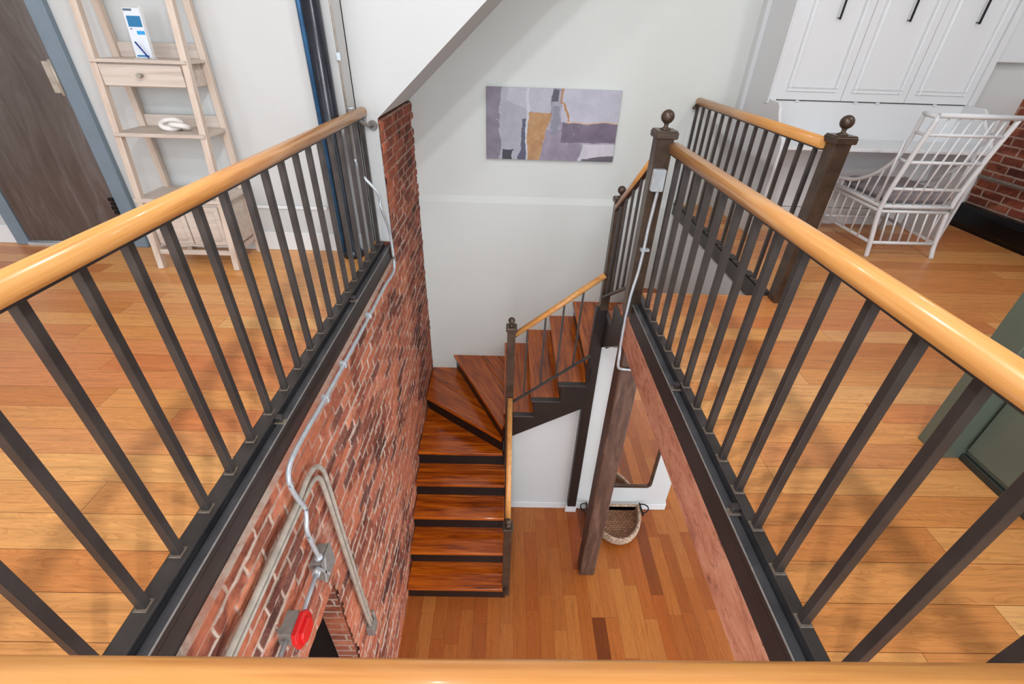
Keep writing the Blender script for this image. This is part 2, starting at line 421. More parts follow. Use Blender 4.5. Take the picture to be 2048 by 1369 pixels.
# right side wall of the stairwell under the second balustrade
b = MB(); b.box(1.69, 1.79, 2.66, YW, ZF+2.0, -.09); struct(b.build('wall_right_of_stairs', 'white'))
# lower storey: white wall under the upper flight, its right end
b = MB(); b.prism([(.06, ZF), (1.95, ZF), (1.95, -.62), (1.80, -.62), (1.80, -.96), (1.02, -.985), (.874, -.97), (.874, -1.19), (.80, -1.19), (.80, -1.64), (.06, -2.06)], 'y', 3.47, 3.55); b.box(1.85, 1.95, 3.55, 4.65, ZF, -.62); struct(b.build('wall_under_stairs', 'white'))
b = MB(); b.box(.06, .765, 3.452, 3.47, ZF, ZF+.10, .004); struct(b.build('baseboard_under_stairs', 'white_trim'))
b = MB(); b.box(.885, 1.962, 3.452, 3.47, ZF, ZF+.10, .004); b.box(1.95, 1.966, 3.47, 4.6, ZF, ZF+.10); struct(b.build('baseboard_under_stairs', 'white_trim'))
b = MB(); b.box(.755, .885, 3.40, 3.47, ZF, ZF+.115, .004); struct(b.build('trim_2', 'white_trim'))
# right hand brick wall, white return
b = MB(); b.box(4.25, 4.45, -3, 4.3, 0, 1.06); struct(b.build('wall_right', 'brick'))
b = MB(); b.box(4.25, 4.45, -3, 4.3, 1.06, CEIL); b.box(3.70, 4.45, 4.27, 4.65, 0, CEIL)
struct(b.build('wall_right', 'white'))
b = MB(); b.box(3.78, 4.08, 4.19, 4.27, 1.305, 2.4, .006); struct(b.build('trim_3', 'white_trim'))

# ---------------------------------------------------------------- left brick wall, modelled brick by brick in relief
def brick_wall():
    X = -.90; dy = dz = .0125
    ny = int((YW-0)/dy); z0 = ZF; z1 = .93
    nz = int((z1-z0)/dz)
    idx = {}; vs = []; fs = []
    def off(y, z, x=X):
        wy = (noise.noise((y*11, z*11, 3))*.009); wz = noise.noise((y*13, z*13, 8))*.006
        v = (z+wz)/BH; row = math.floor(v)
        u = (x+y+wy)/BL + (.5 if row % 2 else 0); col = math.floor(u)
        fv = v-row; fu = u-col
        d = min(min(fv, 1-fv)*BH, min(fu, 1-fu)*BL)
        rr = random.Random(row*9173+col*131)
        h = rr.uniform(-.006, .007)
        if rr.random() < .06: h -= .012
        k = min(1, max(0, (d-.004)/.006))
        return k*(h+.006)+noise.noise((y*30, z*30, 1))*.003+noise.noise((y*2, z*2, 5))*.006-.006
    def inside(y, z):
        if z < -1.13-.04*max(0, y-1) and .2 < y < 1.355+noise.noise((z*6, 0, 0))*.008: return False
        if z > -.155 and y < 3.44+noise.noise((z*14, 4, 0))*.012: return False
        if z > .868: return False
        return True
    for j in range(nz):
        for i in range(ny):
            yc = (i+.5)*dy; zc = z0+(j+.5)*dz
            if not inside(yc, zc): continue
            q = []
            for (a, c_) in ((i, j), (i+1, j), (i+1, j+1), (i, j+1)):
                if (a, c_) not in idx:
                    y = a*dy; z = z0+c_*dz
                    idx[(a, c_)] = len(vs); vs.append((X+off(y, z), y, z))
                q.append(idx[(a, c_)])
            fs.append(tuple(q))
    b = MB(); b.add(vs, fs, False)
    # depth of the wall: backing, the reveal of the low opening, the end above the floor
    b.box(-1.05, -.925, 1.363, 3.44, ZF, -.16); b.box(-1.05, -.925, 0, 1.363, -1.12, -.16)
    b.box(-1.05, -.925, 0, .2, ZF, -1.12); b.box(-.926, -.899, 0, 3.44, -.175, -.146)
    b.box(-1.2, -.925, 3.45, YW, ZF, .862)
    return struct(b.build('wall_left_brick', 'brick'))
brick_wall()
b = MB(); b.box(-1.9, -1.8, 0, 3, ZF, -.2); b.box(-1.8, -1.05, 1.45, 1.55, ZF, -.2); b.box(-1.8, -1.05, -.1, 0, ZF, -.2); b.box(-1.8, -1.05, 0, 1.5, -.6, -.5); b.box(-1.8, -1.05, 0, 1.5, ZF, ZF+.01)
struct(b.build('added_lining_behind_opening', 'void_dark'))  # added dark lining, keeps sky light out of the opening

# ---------------------------------------------------------------- entrance door
d = struct(bpy.data.objects.new('door_1', None)); C.objects.link(d); d.location = (-3.13, 3.2, 0)
b = MB(); b.box(-3.495, -2.745, 3.20, 3.245, .03, 2.06, .003); b.build('door_leaf', 'door', d)
b = MB(); b.box(-3.59, -3.50, 3.19, 3.26, 0, 2.13, .004); b.box(-2.74, -2.64, 3.19, 3.26, 0, 2.13, .004); b.box(-3.50, -2.74, 3.19, 3.26, 2.065, 2.13, .004)
b.build('door_frame', 'frame_blue', d)
b = MB(); b.box(-3.50, -2.74, 3.18, 3.25, 0, .022); b.build('threshold', 'galv', d)
b = MB(); b.box(-2.80, -2.745, 3.188, 3.203, 1.0, 1.17, .003)
b.tube([(-2.745, 3.185, .99), (-2.745, 3.185, 1.18)], .009); b.build('hinge', 'pipe_old', d)
b = MB()
for k in range(4): b.box(-2.765-.006*(k % 2), -2.735, 3.18, 3.2, .25+.03*k, .272+.03*k)
b.build('hinge', 'blackiron', d)

# ---------------------------------------------------------------- balustrades
HR = [(-.030, -.022), (-.033, -.004), (-.031, .010), (-.024, .021), (-.012, .027), (0, .029), (.012, .027), (.024, .021), (.031, .010), (.033, -.004), (.030, -.022), (.020, -.027), (-.020, -.027)]
def copy_part(o, dl, parent):
    c_ = o.copy(); c_.location = o.location+Vector(dl); C.objects.link(c_); c_.parent = parent; return c_
def balustrade(root, x, ys, z0, z1, side, end0, end1, w=.0255, endcut=0):
    b = MB(); b.box(x-w/2, x+w/2, ys[0]-w/2, ys[0]+w/2, z0, z1, .0015)
    p = b.build('baluster', 'steel', root)
    f = MB(); f.box(x-.019, x+.019, ys[0]-.021, ys[0]+.018, z0-.002, z0+.003, .001)
    wl = f.build('weld', 'weld', root)
    for y in ys[1:]:
        copy_part(p, (0, y-ys[0], 0), root); copy_part(wl, (0, y-ys[0], 0), root)
    b = MB(); b.bar((x, end0, z1+.004), (x, end1, z1+.004), .034, .008); b.build('top_bar', 'steel', root)
    b = MB(); b.sweep(HR, [(x, end0, z1+.035), (x, end1, z1+.035)]); b.build('handrail', 'rail_y', root)

R1 = thing('balustrade', (XL, .1, 0), 'long left balustrade with oak handrail, ending at the white wall above the brick', 'railing')
ysL = [.6615+.160*k for k in range(-3, 18)]
balustrade(R1, XL, ysL, 0, .885, 1, .1, 3.43)
b = MB(); b.box(-1.025, -.967, .08, 3.43, -.012, 0, .002); b.build('base_strip', 'steel', R1)
b = MB()
b.tube([(XL, 3.34, .883), (XL+.01, 3.37, .858), (XL+.035, 3.405, .84), (XL+.06, 3.435, .835)], .013); b.tube([(XL+.058, 3.428, .835), (XL+.062, 3.442, .835)], .032, 20)
b.build('wall_bracket', 'galv_dull', R1)
for yy in (1.44, 2.52):
    b = MB(); b.box(-.966, -.940, yy-.013, yy+.013, -.045, -.002, .002); b.build('side_bracket', 'steel', R1)
    b = MB(); b.box(-.970, -.928, yy-.022, yy+.010, -.034, -.026, .002); b.build('weld', 'weld', R1)

R2 = thing('balustrade', (XR, .1, 0), 'long right balustrade with oak handrail, ending at the newel with a steel box', 'railing')
ysR = [2.460-.1512*k for k in range(0, 16)]
balustrade(R2, XR, ysR, 0, .8686, -1, .1, 2.556)
b = MB(); b.box(.848, .888, .08, 2.60, -.012, 0, .002); b.build('base_strip', 'steel', R2)
for yy in (1.72, 1.03):
    b = MB(); b.box(.820, .846, yy-.013, yy+.013, -.045, -.002, .002); b.build('side_bracket', 'steel', R2)
    b = MB(); b.box(.810, .852, yy-.022, yy+.010, -.034, -.026, .002); b.build('weld', 'weld', R2)

R0 = thing('balustrade', (0, .14, 0), 'near balustrade whose oak handrail crosses the bottom of the view', 'railing')
b = MB(); b.sweep(HR, [(-1.035, .142, .905), (.905, .148, .905)]); b.build('handrail', 'rail_x', R0)
b = MB(); b.bar((-1.03, .142, .874), (.90, .148, .874), .034, .008); b.build('top_bar', 'steel', R0)
b = MB(); b.box(-1.0, .85, .128, .168, -.012, 0); b.build('base_strip', 'steel', R0)
b = MB(); b.box(-.863, -.837, .132, .158, 0, .870); pb = b.build('baluster', 'steel', R0)
for k in range(1, 12): copy_part(pb, (.152*k, 0, 0), R0)

# steel edge channels and the timber below the right one
def channel(x_in, gx, x_face, y0, y1, name, label):
    s = 1 if x_face > x_in else -1
    r = thing(name, (x_in, y0, -.155), label, 'beam')
    b = MB()
    b.prism([(x_in, -.013), (gx-s*.004, -.013), (gx-s*.003, -.050), (gx+s*.006, -.050), (gx+s*.009, -.030), (x_face-s*.003, -.030), (x_face-s*.003, -.0435), (x_in, -.06)], 'y', y0, y1)
    b.build('flange', 'flange', r)
    b = MB(); b.prism([(x_face-s*.003, -.0298), (x_face-s*.0008, -.0305), (x_face, -.033), (x_face, -.036), (x_face-s*.003, -.036)], 'y', y0, y1); b.build('edge_highlight', 'galv_dull', r)  # lip highlight laid in as a strip of paler steel
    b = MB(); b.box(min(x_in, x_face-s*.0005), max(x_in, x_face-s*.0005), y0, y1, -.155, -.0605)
    b.box(min(x_face-s*.003, x_face-s*.0005), max(x_face-s*.003, x_face-s*.0005), y0, y1, -.062, -.036); b.build('web', 'web', r)  # web face coloured dark for its shaded side
    return r
channel(-1.022, -.967, -.925, .08, 3.44, 'steel_channel', 'dark steel edge channel along the floor opening above the brick wall')
channel(.885, .848, .805, .08, 2.555, 'steel_channel', 'dark steel edge channel below the right balustrade, on red-brown timber')
b = MB(); b.box(-1.0, .86, .0, .08, -.155, 0); tag(b.build('steel_channel', 'steel', at=(0, .04, -.155)), 'dark steel edge channel under the near balustrade', 'beam')
b = MB(); b.box(.805, .96, .08, 2.625, -.385, -.157, .006); tag(b.build('timber_beam', 'beamwood', at=(.88, 1.3, -.385)), 'scratched red-brown timber beam under the right steel channel', 'beam')
# lower ceiling behind the timber
b = MB(); b.box(.96, 4.3, -3, 2.60, -.36, -.26); struct(b.build('ceiling', 'white'))

# ---------------------------------------------------------------- newel posts
def newel(x, y, z0, z1, w, label, ballr=.031, capw=None):
    r = thing('newel_post', (x, y, z0), label, 'newel post')
    h = w/2; cw = (capw or w*1.33)/2
    b = MB(); b.box(x-h, x+h, y-h, y+h, z0, z1-.035, .003); b.build('shaft', 'bronze', r)
    b = MB(); b.box(x-cw, x+cw, y-cw, y+cw, z1-.040, z1-.006, .004)
    b.prism([(x-cw+.006, y-cw+.006), (x+cw-.006, y-cw+.006), (x+cw-.006, y+cw-.006), (x-cw+.006, y+cw-.006)], 'z', z1-.006, z1)
    b.build('cap', 'bronze', r)
    k = ballr/.031
    b = MB(); b.lathe((x, y, z1), [(.026*k, 0), (.024*k, .005*k), (.012*k, .010*k), (.009*k, .018*k), (.012*k, .024*k), (.012*k, .028*k)])
    b.ball((x, y, z1+.055*k), ballr); b.build('ball_finial', 'bronze', r)
    return r
newel(.812, 2.602, -.10, .985, .088, 'bronze newel with ball finial and galvanised box, ending the long right balustrade', .034)
newel(1.745, 2.60, 0, .985, .088, 'bronze steel newel with ball finial standing on the floor near the white rattan chair', .034)
newel(.835, 3.42, -.55, .398, .072, 'slim bronze newel with ball finial on top of the dark post at the stair turn', .030)
newel(.055, 3.385, ZF, -.722, .072, 'bronze newel with ball finial at the winder treads against the white wall', .030)
newel(.062, 2.445, ZF, -2.20, .072, 'bronze newel with ball finial at the foot of the stairs', .030)

# second balustrade (far right) on its dark kerb
R3 = thing('balustrade', (1.70, 2.6, 0), 'dark steel balustrade with oak handrail beside the white cabinet, from far wall to newel', 'railing')
ys3 = [2.71+.1478*k for k in range(14)]
balustrade(R3, 1.70, ys3, .03, .90, 1, 2.645, 4.62, .022)
b = MB(); b.lathe((1.665, 4.60, .885), [(.004, .03), (.02, .0), (.024, -.012)]); b.tube([(1.70, 4.58, .90), (1.68, 4.61, .88), (1.665, 4.648, .875)], .009); b.build('wall_bracket', 'bronze', R3)
b = MB(); b.box(1.675, 1.735, 2.66, 4.65, -.095, .012, .003)
b.box(1.69, 1.72, 2.66, 4.65, .012, .03)
b.build('kerb', 'steel', R3)
for y in ys3:
    b = MB(); b.box(1.672, 1.728, y+.03, y+.118, .03, .036, .001); b.build('plate', 'steel', R3)

# ---------------------------------------------------------------- staircase
def zt(i): return -1.138+.1976*(i-11) if i <= 11 else -1.138+.1897*(i-11)
S = thing('staircase', (-.4, 3.5, ZF), 'winding wooden staircase with dark red-brown treads and black risers', 'stairs')
NY = [2.366, 2.616, 2.878, 3.131, 3.385]
XS0, XS1 = -.895, .032
def tread(poly, i, mat):
    b = MB(); b.prism(poly, 'z', zt(i)-.036, zt(i)); return b.build('tread', mat, S, .004)
def split_boards(poly, a, c_, off, gap=.007):
    """cut a tread outline into two boards along a line parallel to its nosing a-c_"""
    a = Vector(a); d_ = (Vector(c_)-a).normalized(); n_ = Vector((-d_.y, d_.x))
    cen = sum((Vector(p) for p in poly), Vector((0, 0)))/len(poly)
    if (cen-a).dot(n_) < 0: n_ = -n_
    def clip(lim, keep_low):
        out = []
        for k in range(len(poly)):
            p, q = Vector(poly[k]), Vector(poly[(k+1) % len(poly)])
            hp, hq = (p-a).dot(n_)-lim, (q-a).dot(n_)-lim
            if keep_low: hp, hq = -hp, -hq
            if hp >= 0: out.append((p.x, p.y))
            if hp*hq < 0:
                t_ = hp/(hp-hq); r_ = p.lerp(q, t_); out.append((r_.x, r_.y))
        return out
    return [clip(off-gap/2, True), clip(off+gap/2, False)]
def riser(a, c_, i, inset=.028, thick=.016):
    a = Vector((a[0], a[1], 0)); c_ = Vector((c_[0], c_[1], 0))
    d_ = (c_-a).normalized(); n_ = Vector((-d_.y, d_.x, 0))   # n_ points behind the nosing
    z0 = zt(i-1) if i > 1 else ZF
    p = [a+n_*inset, c_+n_*inset, c_+n_*(inset+thick), a+n_*(inset+thick)]
    b = MB(); b.prism([(q.x, q.y) for q in p], 'z', z0, zt(i)-.036); return b.build('riser', 'blackface', S)
for i in range(4):
    tread([(XS0, NY[i]), (XS1, NY[i]), (XS1, NY[i+1]+.035), (XS0, NY[i+1]+.035)], i+1, 'tread_x')
for i in range(5): riser((XS0, NY[i]), (XS1, NY[i]), i+1)
b = MB()
P5 = [(XS0, 3.385), (.005, 3.385), (.005, 3.46), (XS0, 4.11)]
for q in split_boards(P5, P5[0], P5[1], .27): b.prism(q, 'z', zt(5)-.036, zt(5))
b.prism([(-.85, 3.41), (-.05, 3.41), (-.05, 3.47), (-.85, 4.05)], 'z', zt(5)-.034, zt(5)-.02); b.build('tread', 'tread_x', S, .004)
t6 = grainwood('stained_pine_diag', 'x', rgb(64, 22, 4), rgb(156, 70, 10), rgb(200, 104, 20), .8, .25, 50, .3, (.32, .62))
def tread_rot(poly, i, ang, off=.3):
    """winder tread whose grain follows its nosing"""
    b = MB()
    for q in split_boards(poly, poly[0], poly[1], off): b.prism(q, 'z', zt(i)-.036, zt(i))
    b.prism([(sum(p[0] for p in poly)/len(poly)+(p[0]-sum(r[0] for r in poly)/len(poly))*.93, sum(p[1] for p in poly)/len(poly)+(p[1]-sum(r[1] for r in poly)/len(poly))*.93) for p in poly], 'z', zt(i)-.034, zt(i)-.020)
    c0 = Vector((poly[0][0], poly[0][1], zt(i))); R_ = Matrix.Rotation(-ang, 4, 'Z')
    b.v = [R_ @ (p-c0) for p in b.v]
    me = bpy.data.meshes.new('tread'); me.from_pydata([tuple(p) for p in b.v], [], b.f); me.materials.append(t6)
    bm = bmesh.new(); bm.from_mesh(me); bmesh.ops.recalc_face_normals(bm, faces=bm.faces[:]); bm.to_mesh(me); bm.free()
    o = bpy.data.objects.new('tread', me); C.objects.link(o); o.parent = S
    o.location = c0-S.location; o.rotation_euler = (0, 0, ang)
    bv = o.modifiers.new('bevel', 'BEVEL'); bv.width = .004; bv.segments = 2; bv.limit_method = 'ANGLE'
tread_rot([(-.012, 3.398), (XS0, 4.050), (XS0, YW-.005), (-.58, YW-.005), (.004, 3.46)], 6, math.radians(143.5))
tread_rot([(-.014, 3.372), (-.640, YW-.005), (.03, YW-.005), (.02, 3.42)], 7, math.radians(116))
riser((XS0, 4.050), (-.012, 3.398), 6); riser((-.640, YW-.006), (-.014, 3.372), 7)
NX = [0, .265, .512, .766]
SY = 3.386
for k in range(3):
    xe = NX[k+1]+.035 if k < 2 else .768
    tread([(NX[k], SY), (xe, SY), (xe if k < 2 else .80, 3.475), (xe if k < 2 else .80, YW-.005), (NX[k], YW-.005)], 8+k, 'tread_y')
for k in range(4): riser((NX[k], YW-.005), (NX[k], SY), 8+k)
tread([(.766, 3.475), (.766, YW-.005), (1.47, YW-.005), (1.02, 3.56), (.876, 3.56), (.876, 3.475)], 11, 'tread_y')
tread([(.94, 3.56), (1.43, YW-.005), (1.685, YW-.005), (1.685, 4.05), (1.04, 3.56)], 12, 'tread_y')
riser((1.43, YW-.005), (.94, 3.56), 12)
tread([(.89, 3.43), (1.685, 4.02), (1.685, 3.40), (.89, 3.40)], 13, 'tread_x'); riser((1.685, 4.02), (.89, 3.43), 13)
for k, (ya, yb) in enumerate(((3.43, 3.17), (3.20, 2.90), (2.93, 2.66))):
    tread([(.885, ya), (1.685, ya), (1.685, yb), (.885, yb)], 14+k, 'tread_x'); riser((1.685, ya), (.885, ya), 14+k)
riser((1.685, 2.69), (.89, 2.69), 17)
# outer stringers: straight flight, upper flight along the far wall, top flight
poly = [(2.39, ZF)]
for i in range(5): poly += [(NY[i]+.01, zt(i+1)-.037 if i else zt(1)-.037)] + [(NY[i+1]+.01 if i < 4 else 3.42, zt(i+1)-.037)]
poly += [(3.42, -2.75), (2.72, ZF)]
b = MB(); b.prism(poly, 'x', .033, .056); b.build('stringer', 'stringer', S)
poly = [(.03, -2.06), (.03, zt(8)-.012)]
for k in range(3): poly += [(NX[k+1]+.03 if k < 2 else .77, zt(8+k)-.012)] + ([(NX[k+1]+.03, zt(9+k)-.012)] if k < 2 else [])
poly += [(.77, -1.630)]
b = MB(); b.prism(poly, 'y', 3.352, 3.384); b.build('stringer', 'stringer', S)
for k in range(3):
    b = MB(); b.box(max(.095, NX[k]-.004), min(.770, NX[k+1]+.035), 3.328, 3.392, zt(8+k)-.014, zt(8+k)+.003, .003); b.build('stringer_cap', 'steel', S)
b = MB(); b.prism([(3.39, -.93), (3.39, zt(14)-.03), (3.17, zt(14)-.03), (3.17, zt(15)-.03), (2.90, zt(15)-.03), (2.90, zt(16)-.03), (2.67, zt(16)-.03), (2.67, -.42)], 'x', .858, .884)
b.build('stringer', 'stringer', S)
for k, (ya, yb) in enumerate(((3.39, 3.17), (3.17, 2.90), (2.90, 2.67))):
    b = MB(); b.box(.852, .888, yb, ya, zt(14+k)-.030, zt(14+k)-.004, .002); b.build('stringer_cap', 'steel', S)
# wall side string beside the brick
# support post at the turn
b = MB(); b.box(.775, .872, 3.39, 3.468, ZF+.115, -.55, .003)
tag(b.build('steel_post', 'stringer', at=(.82, 3.43, ZF+.115)), 'tall black-brown post carrying the stairs, standing on a white plinth at the lower wall', 'post')

# stair railings
def slope_rail(label, pts, bot, n, mat, loc, fr=None, wb=.016):
    r = thing('stair_railing', loc, label, 'railing')
    a, c_ = Vector(pts[0]), Vector(pts[1])
    b = MB(); b.sweep([(x*.78, y*.78) for x, y in HR], [a, c_]); b.build('handrail', mat, r)
    o = Vector((0, 0, -.026)); b = MB(); b.bar(a+o, c_+o, .026, .008); b.build('top_bar', 'steel', r)
    p, q = Vector(bot[0]), Vector(bot[1])
    b = MB(); b.bar(p, q, .024, .018); b.build('bottom_bar', 'steel', r)
    for f in fr:
        t_ = a.lerp(c_, f)+Vector((0, 0, -.028)); d_ = p.lerp(q, f)
        b = MB(); b.bar(tuple(d_), tuple(t_), wb, up=(1, 0, 0)); b.build('baluster', 'steel', r)
    return r
slope_rail('railing with oak handrail rising right along the upper flight from the winder newel', [(.092, SY, -.808), (.80, SY, -.218)], [(.092, SY, -1.592), (.780, SY, -1.019)], 4, 'rail_x', (.4, SY, -1.3), [.145, .36, .57, .78])
slope_rail('railing with oak handrail down the lower flight to the bottom newel', [(.062, 3.35, -1.52), (.062, 2.48, -2.26)], [(.062, 3.35, -2.30), (.062, 2.48, -3.02)], 5, 'rail_y', (.062, 2.9, -3.0), [.12, .29, .46, .63, .8])
slope_rail('short steep railing with oak handrail rising to the newel with a steel box', [(.815, 3.386, .335), (.815, 2.650, .852)], [(.815, 3.386, -.42), (.815, 2.650, .06)], 5, 'rail_y', (.815, 3.0, -.2), [.12, .31, .50, .69, .88])

# timber post on the lower floor
b = MB(); b.box(.832, .988, 2.632, 2.79, ZF, -.43, .010)
tag(b.build('timber_post', 'timber', at=(.91, 2.71, ZF)), 'rough dark timber post standing on the lower floor in front of the mirror', 'post')

# ---------------------------------------------------------------- conduits and boxes
def smooth(pts, n=8):
    pts = [Vector(p) for p in pts]; out = []
    P = [pts[0]*2-pts[1]]+pts+[pts[-1]*2-pts[-2]]
    for i in range(1, len(P)-2):
        for k in range(n):
            t_ = k/n; a, b_, c_, d_ = P[i-1], P[i], P[i+1], P[i+2]
            out.append(.5*((2*b_)+(-a+c_)*t_+(2*a-5*b_+4*c_-d_)*t_*t_+(-a+3*b_-3*c_+d_)*t_**3))
    out.append(pts[-1]); return out
XC = -.872
cd = thing('conduit', (XC, 1.3, -.7), 'long galvanised conduit snaking from the upper white wall down the brick to a steel box', 'conduit')
b = MB(); b.tube(smooth([(-1.03, 3.215, .66), (-1.0, 3.235, .55), (-.90, 3.20, .44), (XC, 3.13, .36), (-.862, 3.223, .177), (-.862, 3.253, -.018), (-.862, 3.235, -.135), (-.862, 3.12, -.150), (-.862, 2.928, -.132), (-.862, 2.504, -.131), (-.862, 1.963, -.123), (-.862, 1.612, -.11), (-.862, 1.478, -.101),
    (-.862, 1.33, -.098), (-.862, 1.263, -.112), (-.862, 1.232, -.148), (-.862, 1.229, -.212), (-.862, 1.246, -.299), (-.862, 1.267, -.378), (-.862, 1.260, -.424), (-.862, 1.232, -.475), (-.862, 1.228, -.556), (-.862, 1.241, -.70), (-.864, 1.245, -.745)], 6), .0105, 12)
b.build('tube', 'galv', cd)
for yy in (2.50, 1.98, 1.70):
    b = MB(); b.box(-.885, -.848, yy-.012, yy+.012, -.145, -.108, .003); b.build('strap', 'galv', cd)
b = MB(); b.tube([(-1.036, 3.226, .64), (-1.036, 3.226, 2.6)], .006); b.build('thin_pipe', 'pipe_old', cd)
b = MB(); b.box(-1.046, -1.022, 3.214, 3.23, 1.22, 1.26); b.tube([(-1.03, 3.21, .96), (-.985, 3.21, .965)], .006); b.build('clip', 'galv', cd)

jb = thing('junction_box', (-.86, 1.27, -.88), 'square galvanised junction box on the brick below the snaking conduit', 'junction box')
b = MB(); b.box(-.905, -.846, 1.215, 1.325, -.88, -.735, .004); b.build('box', 'galv_dull', jb)
b = MB(); b.box(-.846, -.839, 1.21, 1.33, -.885, -.73, .002); b.build('cover', 'galv_dull', jb)
b = MB(); b.lathe((-.864, 1.243, -.735), [(.019, -.01), (.019, .018), (.013, .024)]); b.tube([(-.862, 1.215, -.765), (-.862, 1.175, -.760)], .019, 14); b.build('coupling', 'galv', jb)
b = MB(); b.bar((-.838, 1.185, -.72), (-.838, 1.245, -.87), .012, .003, up=(1, 0, 0)); b.bar((-.838, 1.25, -.74), (-.838, 1.20, -.86), .012, .003, up=(1, 0, 0)); b.build('strap', 'galv', jb)

p2 = thing('conduit', (-.86, 1.1, -.9), 'short pale conduit between the junction box and the red-covered box', 'conduit')
b = MB(); b.tube([(-.86, 1.178, -.760), (-.855, 1.09, -.752), (-.850, 1.0, -.742), (-.852, .975, -.74)], .010, 12); b.build('tube', 'galv', p2)
fb = thing('alarm_box', (-.86, .93, -.755), 'grey steel box with a bright red cover on the brick wall', 'alarm box')
b = MB(); b.box(-.905, -.836, .880, .980, -.765, -.675, .004); b.build('box', 'galv_dull', fb)
b = MB(); b.prism([(.87, -.775), (.90, -.80), (.985, -.80), (1.005, -.76), (.995, -.70), (.97, -.668), (.875, -.668), (.862, -.71)], 'x', -.836, -.815)
b.prism([(.885, -.76), (.91, -.785), (.965, -.785), (.98, -.75), (.965, -.70), (.90, -.70), (.885, -.72)], 'x', -.815, -.800)
b.build('cover', 'red', fb, .003)
p3 = thing('conduit', (-.86, .8, -.7), 'galvanised conduit leaving the red-covered box towards the bottom of the view', 'conduit')
b = MB(); b.tube([(-.865, .882, -.715), (-.865, .5, -.705)], .010, 12); b.build('tube', 'galv', p3)

pp = thing('pipe_pair', (-.87, 1.3, -.9), 'pair of weathered pipes running along the brick and bending down', 'pipes')
b = MB(); b.tube(smooth([(-.874, .15, -.332), (-.874, .66, -.332), (-.874, 1.20, -.330), (-.874, 1.36, -.314), (-.874, 1.45, -.335), (-.874, 1.50, -.395), (-.874, 1.518, -.50), (-.874, 1.522, -.88), (-.874, 1.53, -1.28), (-.874, 1.535, -1.65), (-.874, 1.55, -2.0)], 6), .0125, 12); b.build('tube', 'pipe_old', pp)
b = MB(); b.tube(smooth([(-.874, .15, -.362), (-.874, .68, -.362), (-.874, 1.20, -.362), (-.874, 1.34, -.364), (-.874, 1.41, -.375), (-.874, 1.46, -.42), (-.874, 1.475, -.50), (-.874, 1.485, -.82), (-.874, 1.495, -1.28), (-.874, 1.505, -1.65), (-.874, 1.525, -2.0)], 6), .0125, 12); b.build('tube', 'pipe_old', pp)
b = MB(); b.box(-.90, -.850, 1.50, 1.59, -2.10, -2.0, .004); b.tube([(-.855, 1.57, -2.02), (-.855, 1.57, -1.90)], .009); b.build('end_box', 'galv_dull', pp)

b = thing('conduit', (.80, 2.53, -.1), 'bent galvanised conduit with small box running down the newel to the timber post', 'conduit'); cn = b
b = MB(); b.box(.772, .838, 2.515, 2.556, .685, .800, .004); b.build('box', 'galv', cn)
b = MB(); b.tube(smooth([(.815, 2.535, .688), (.812, 2.54, .60), (.806, 2.54, .48), (.804, 2.54, .34), (.797, 2.54, .20), (.782, 2.535, .09), (.776, 2.535, .0), (.772, 2.535, -.17), (.776, 2.53, -.40), (.79, 2.55, -.52), (.84, 2.61, -.585), (.93, 2.622, -.60), (.985, 2.624, -.60)], 6), .0095, 12)
b.build('tube', 'galv', cn)
b = MB(); b.box(.785, .835, 2.53, 2.556, .335, .350); b.build('strap', 'galv', cn)

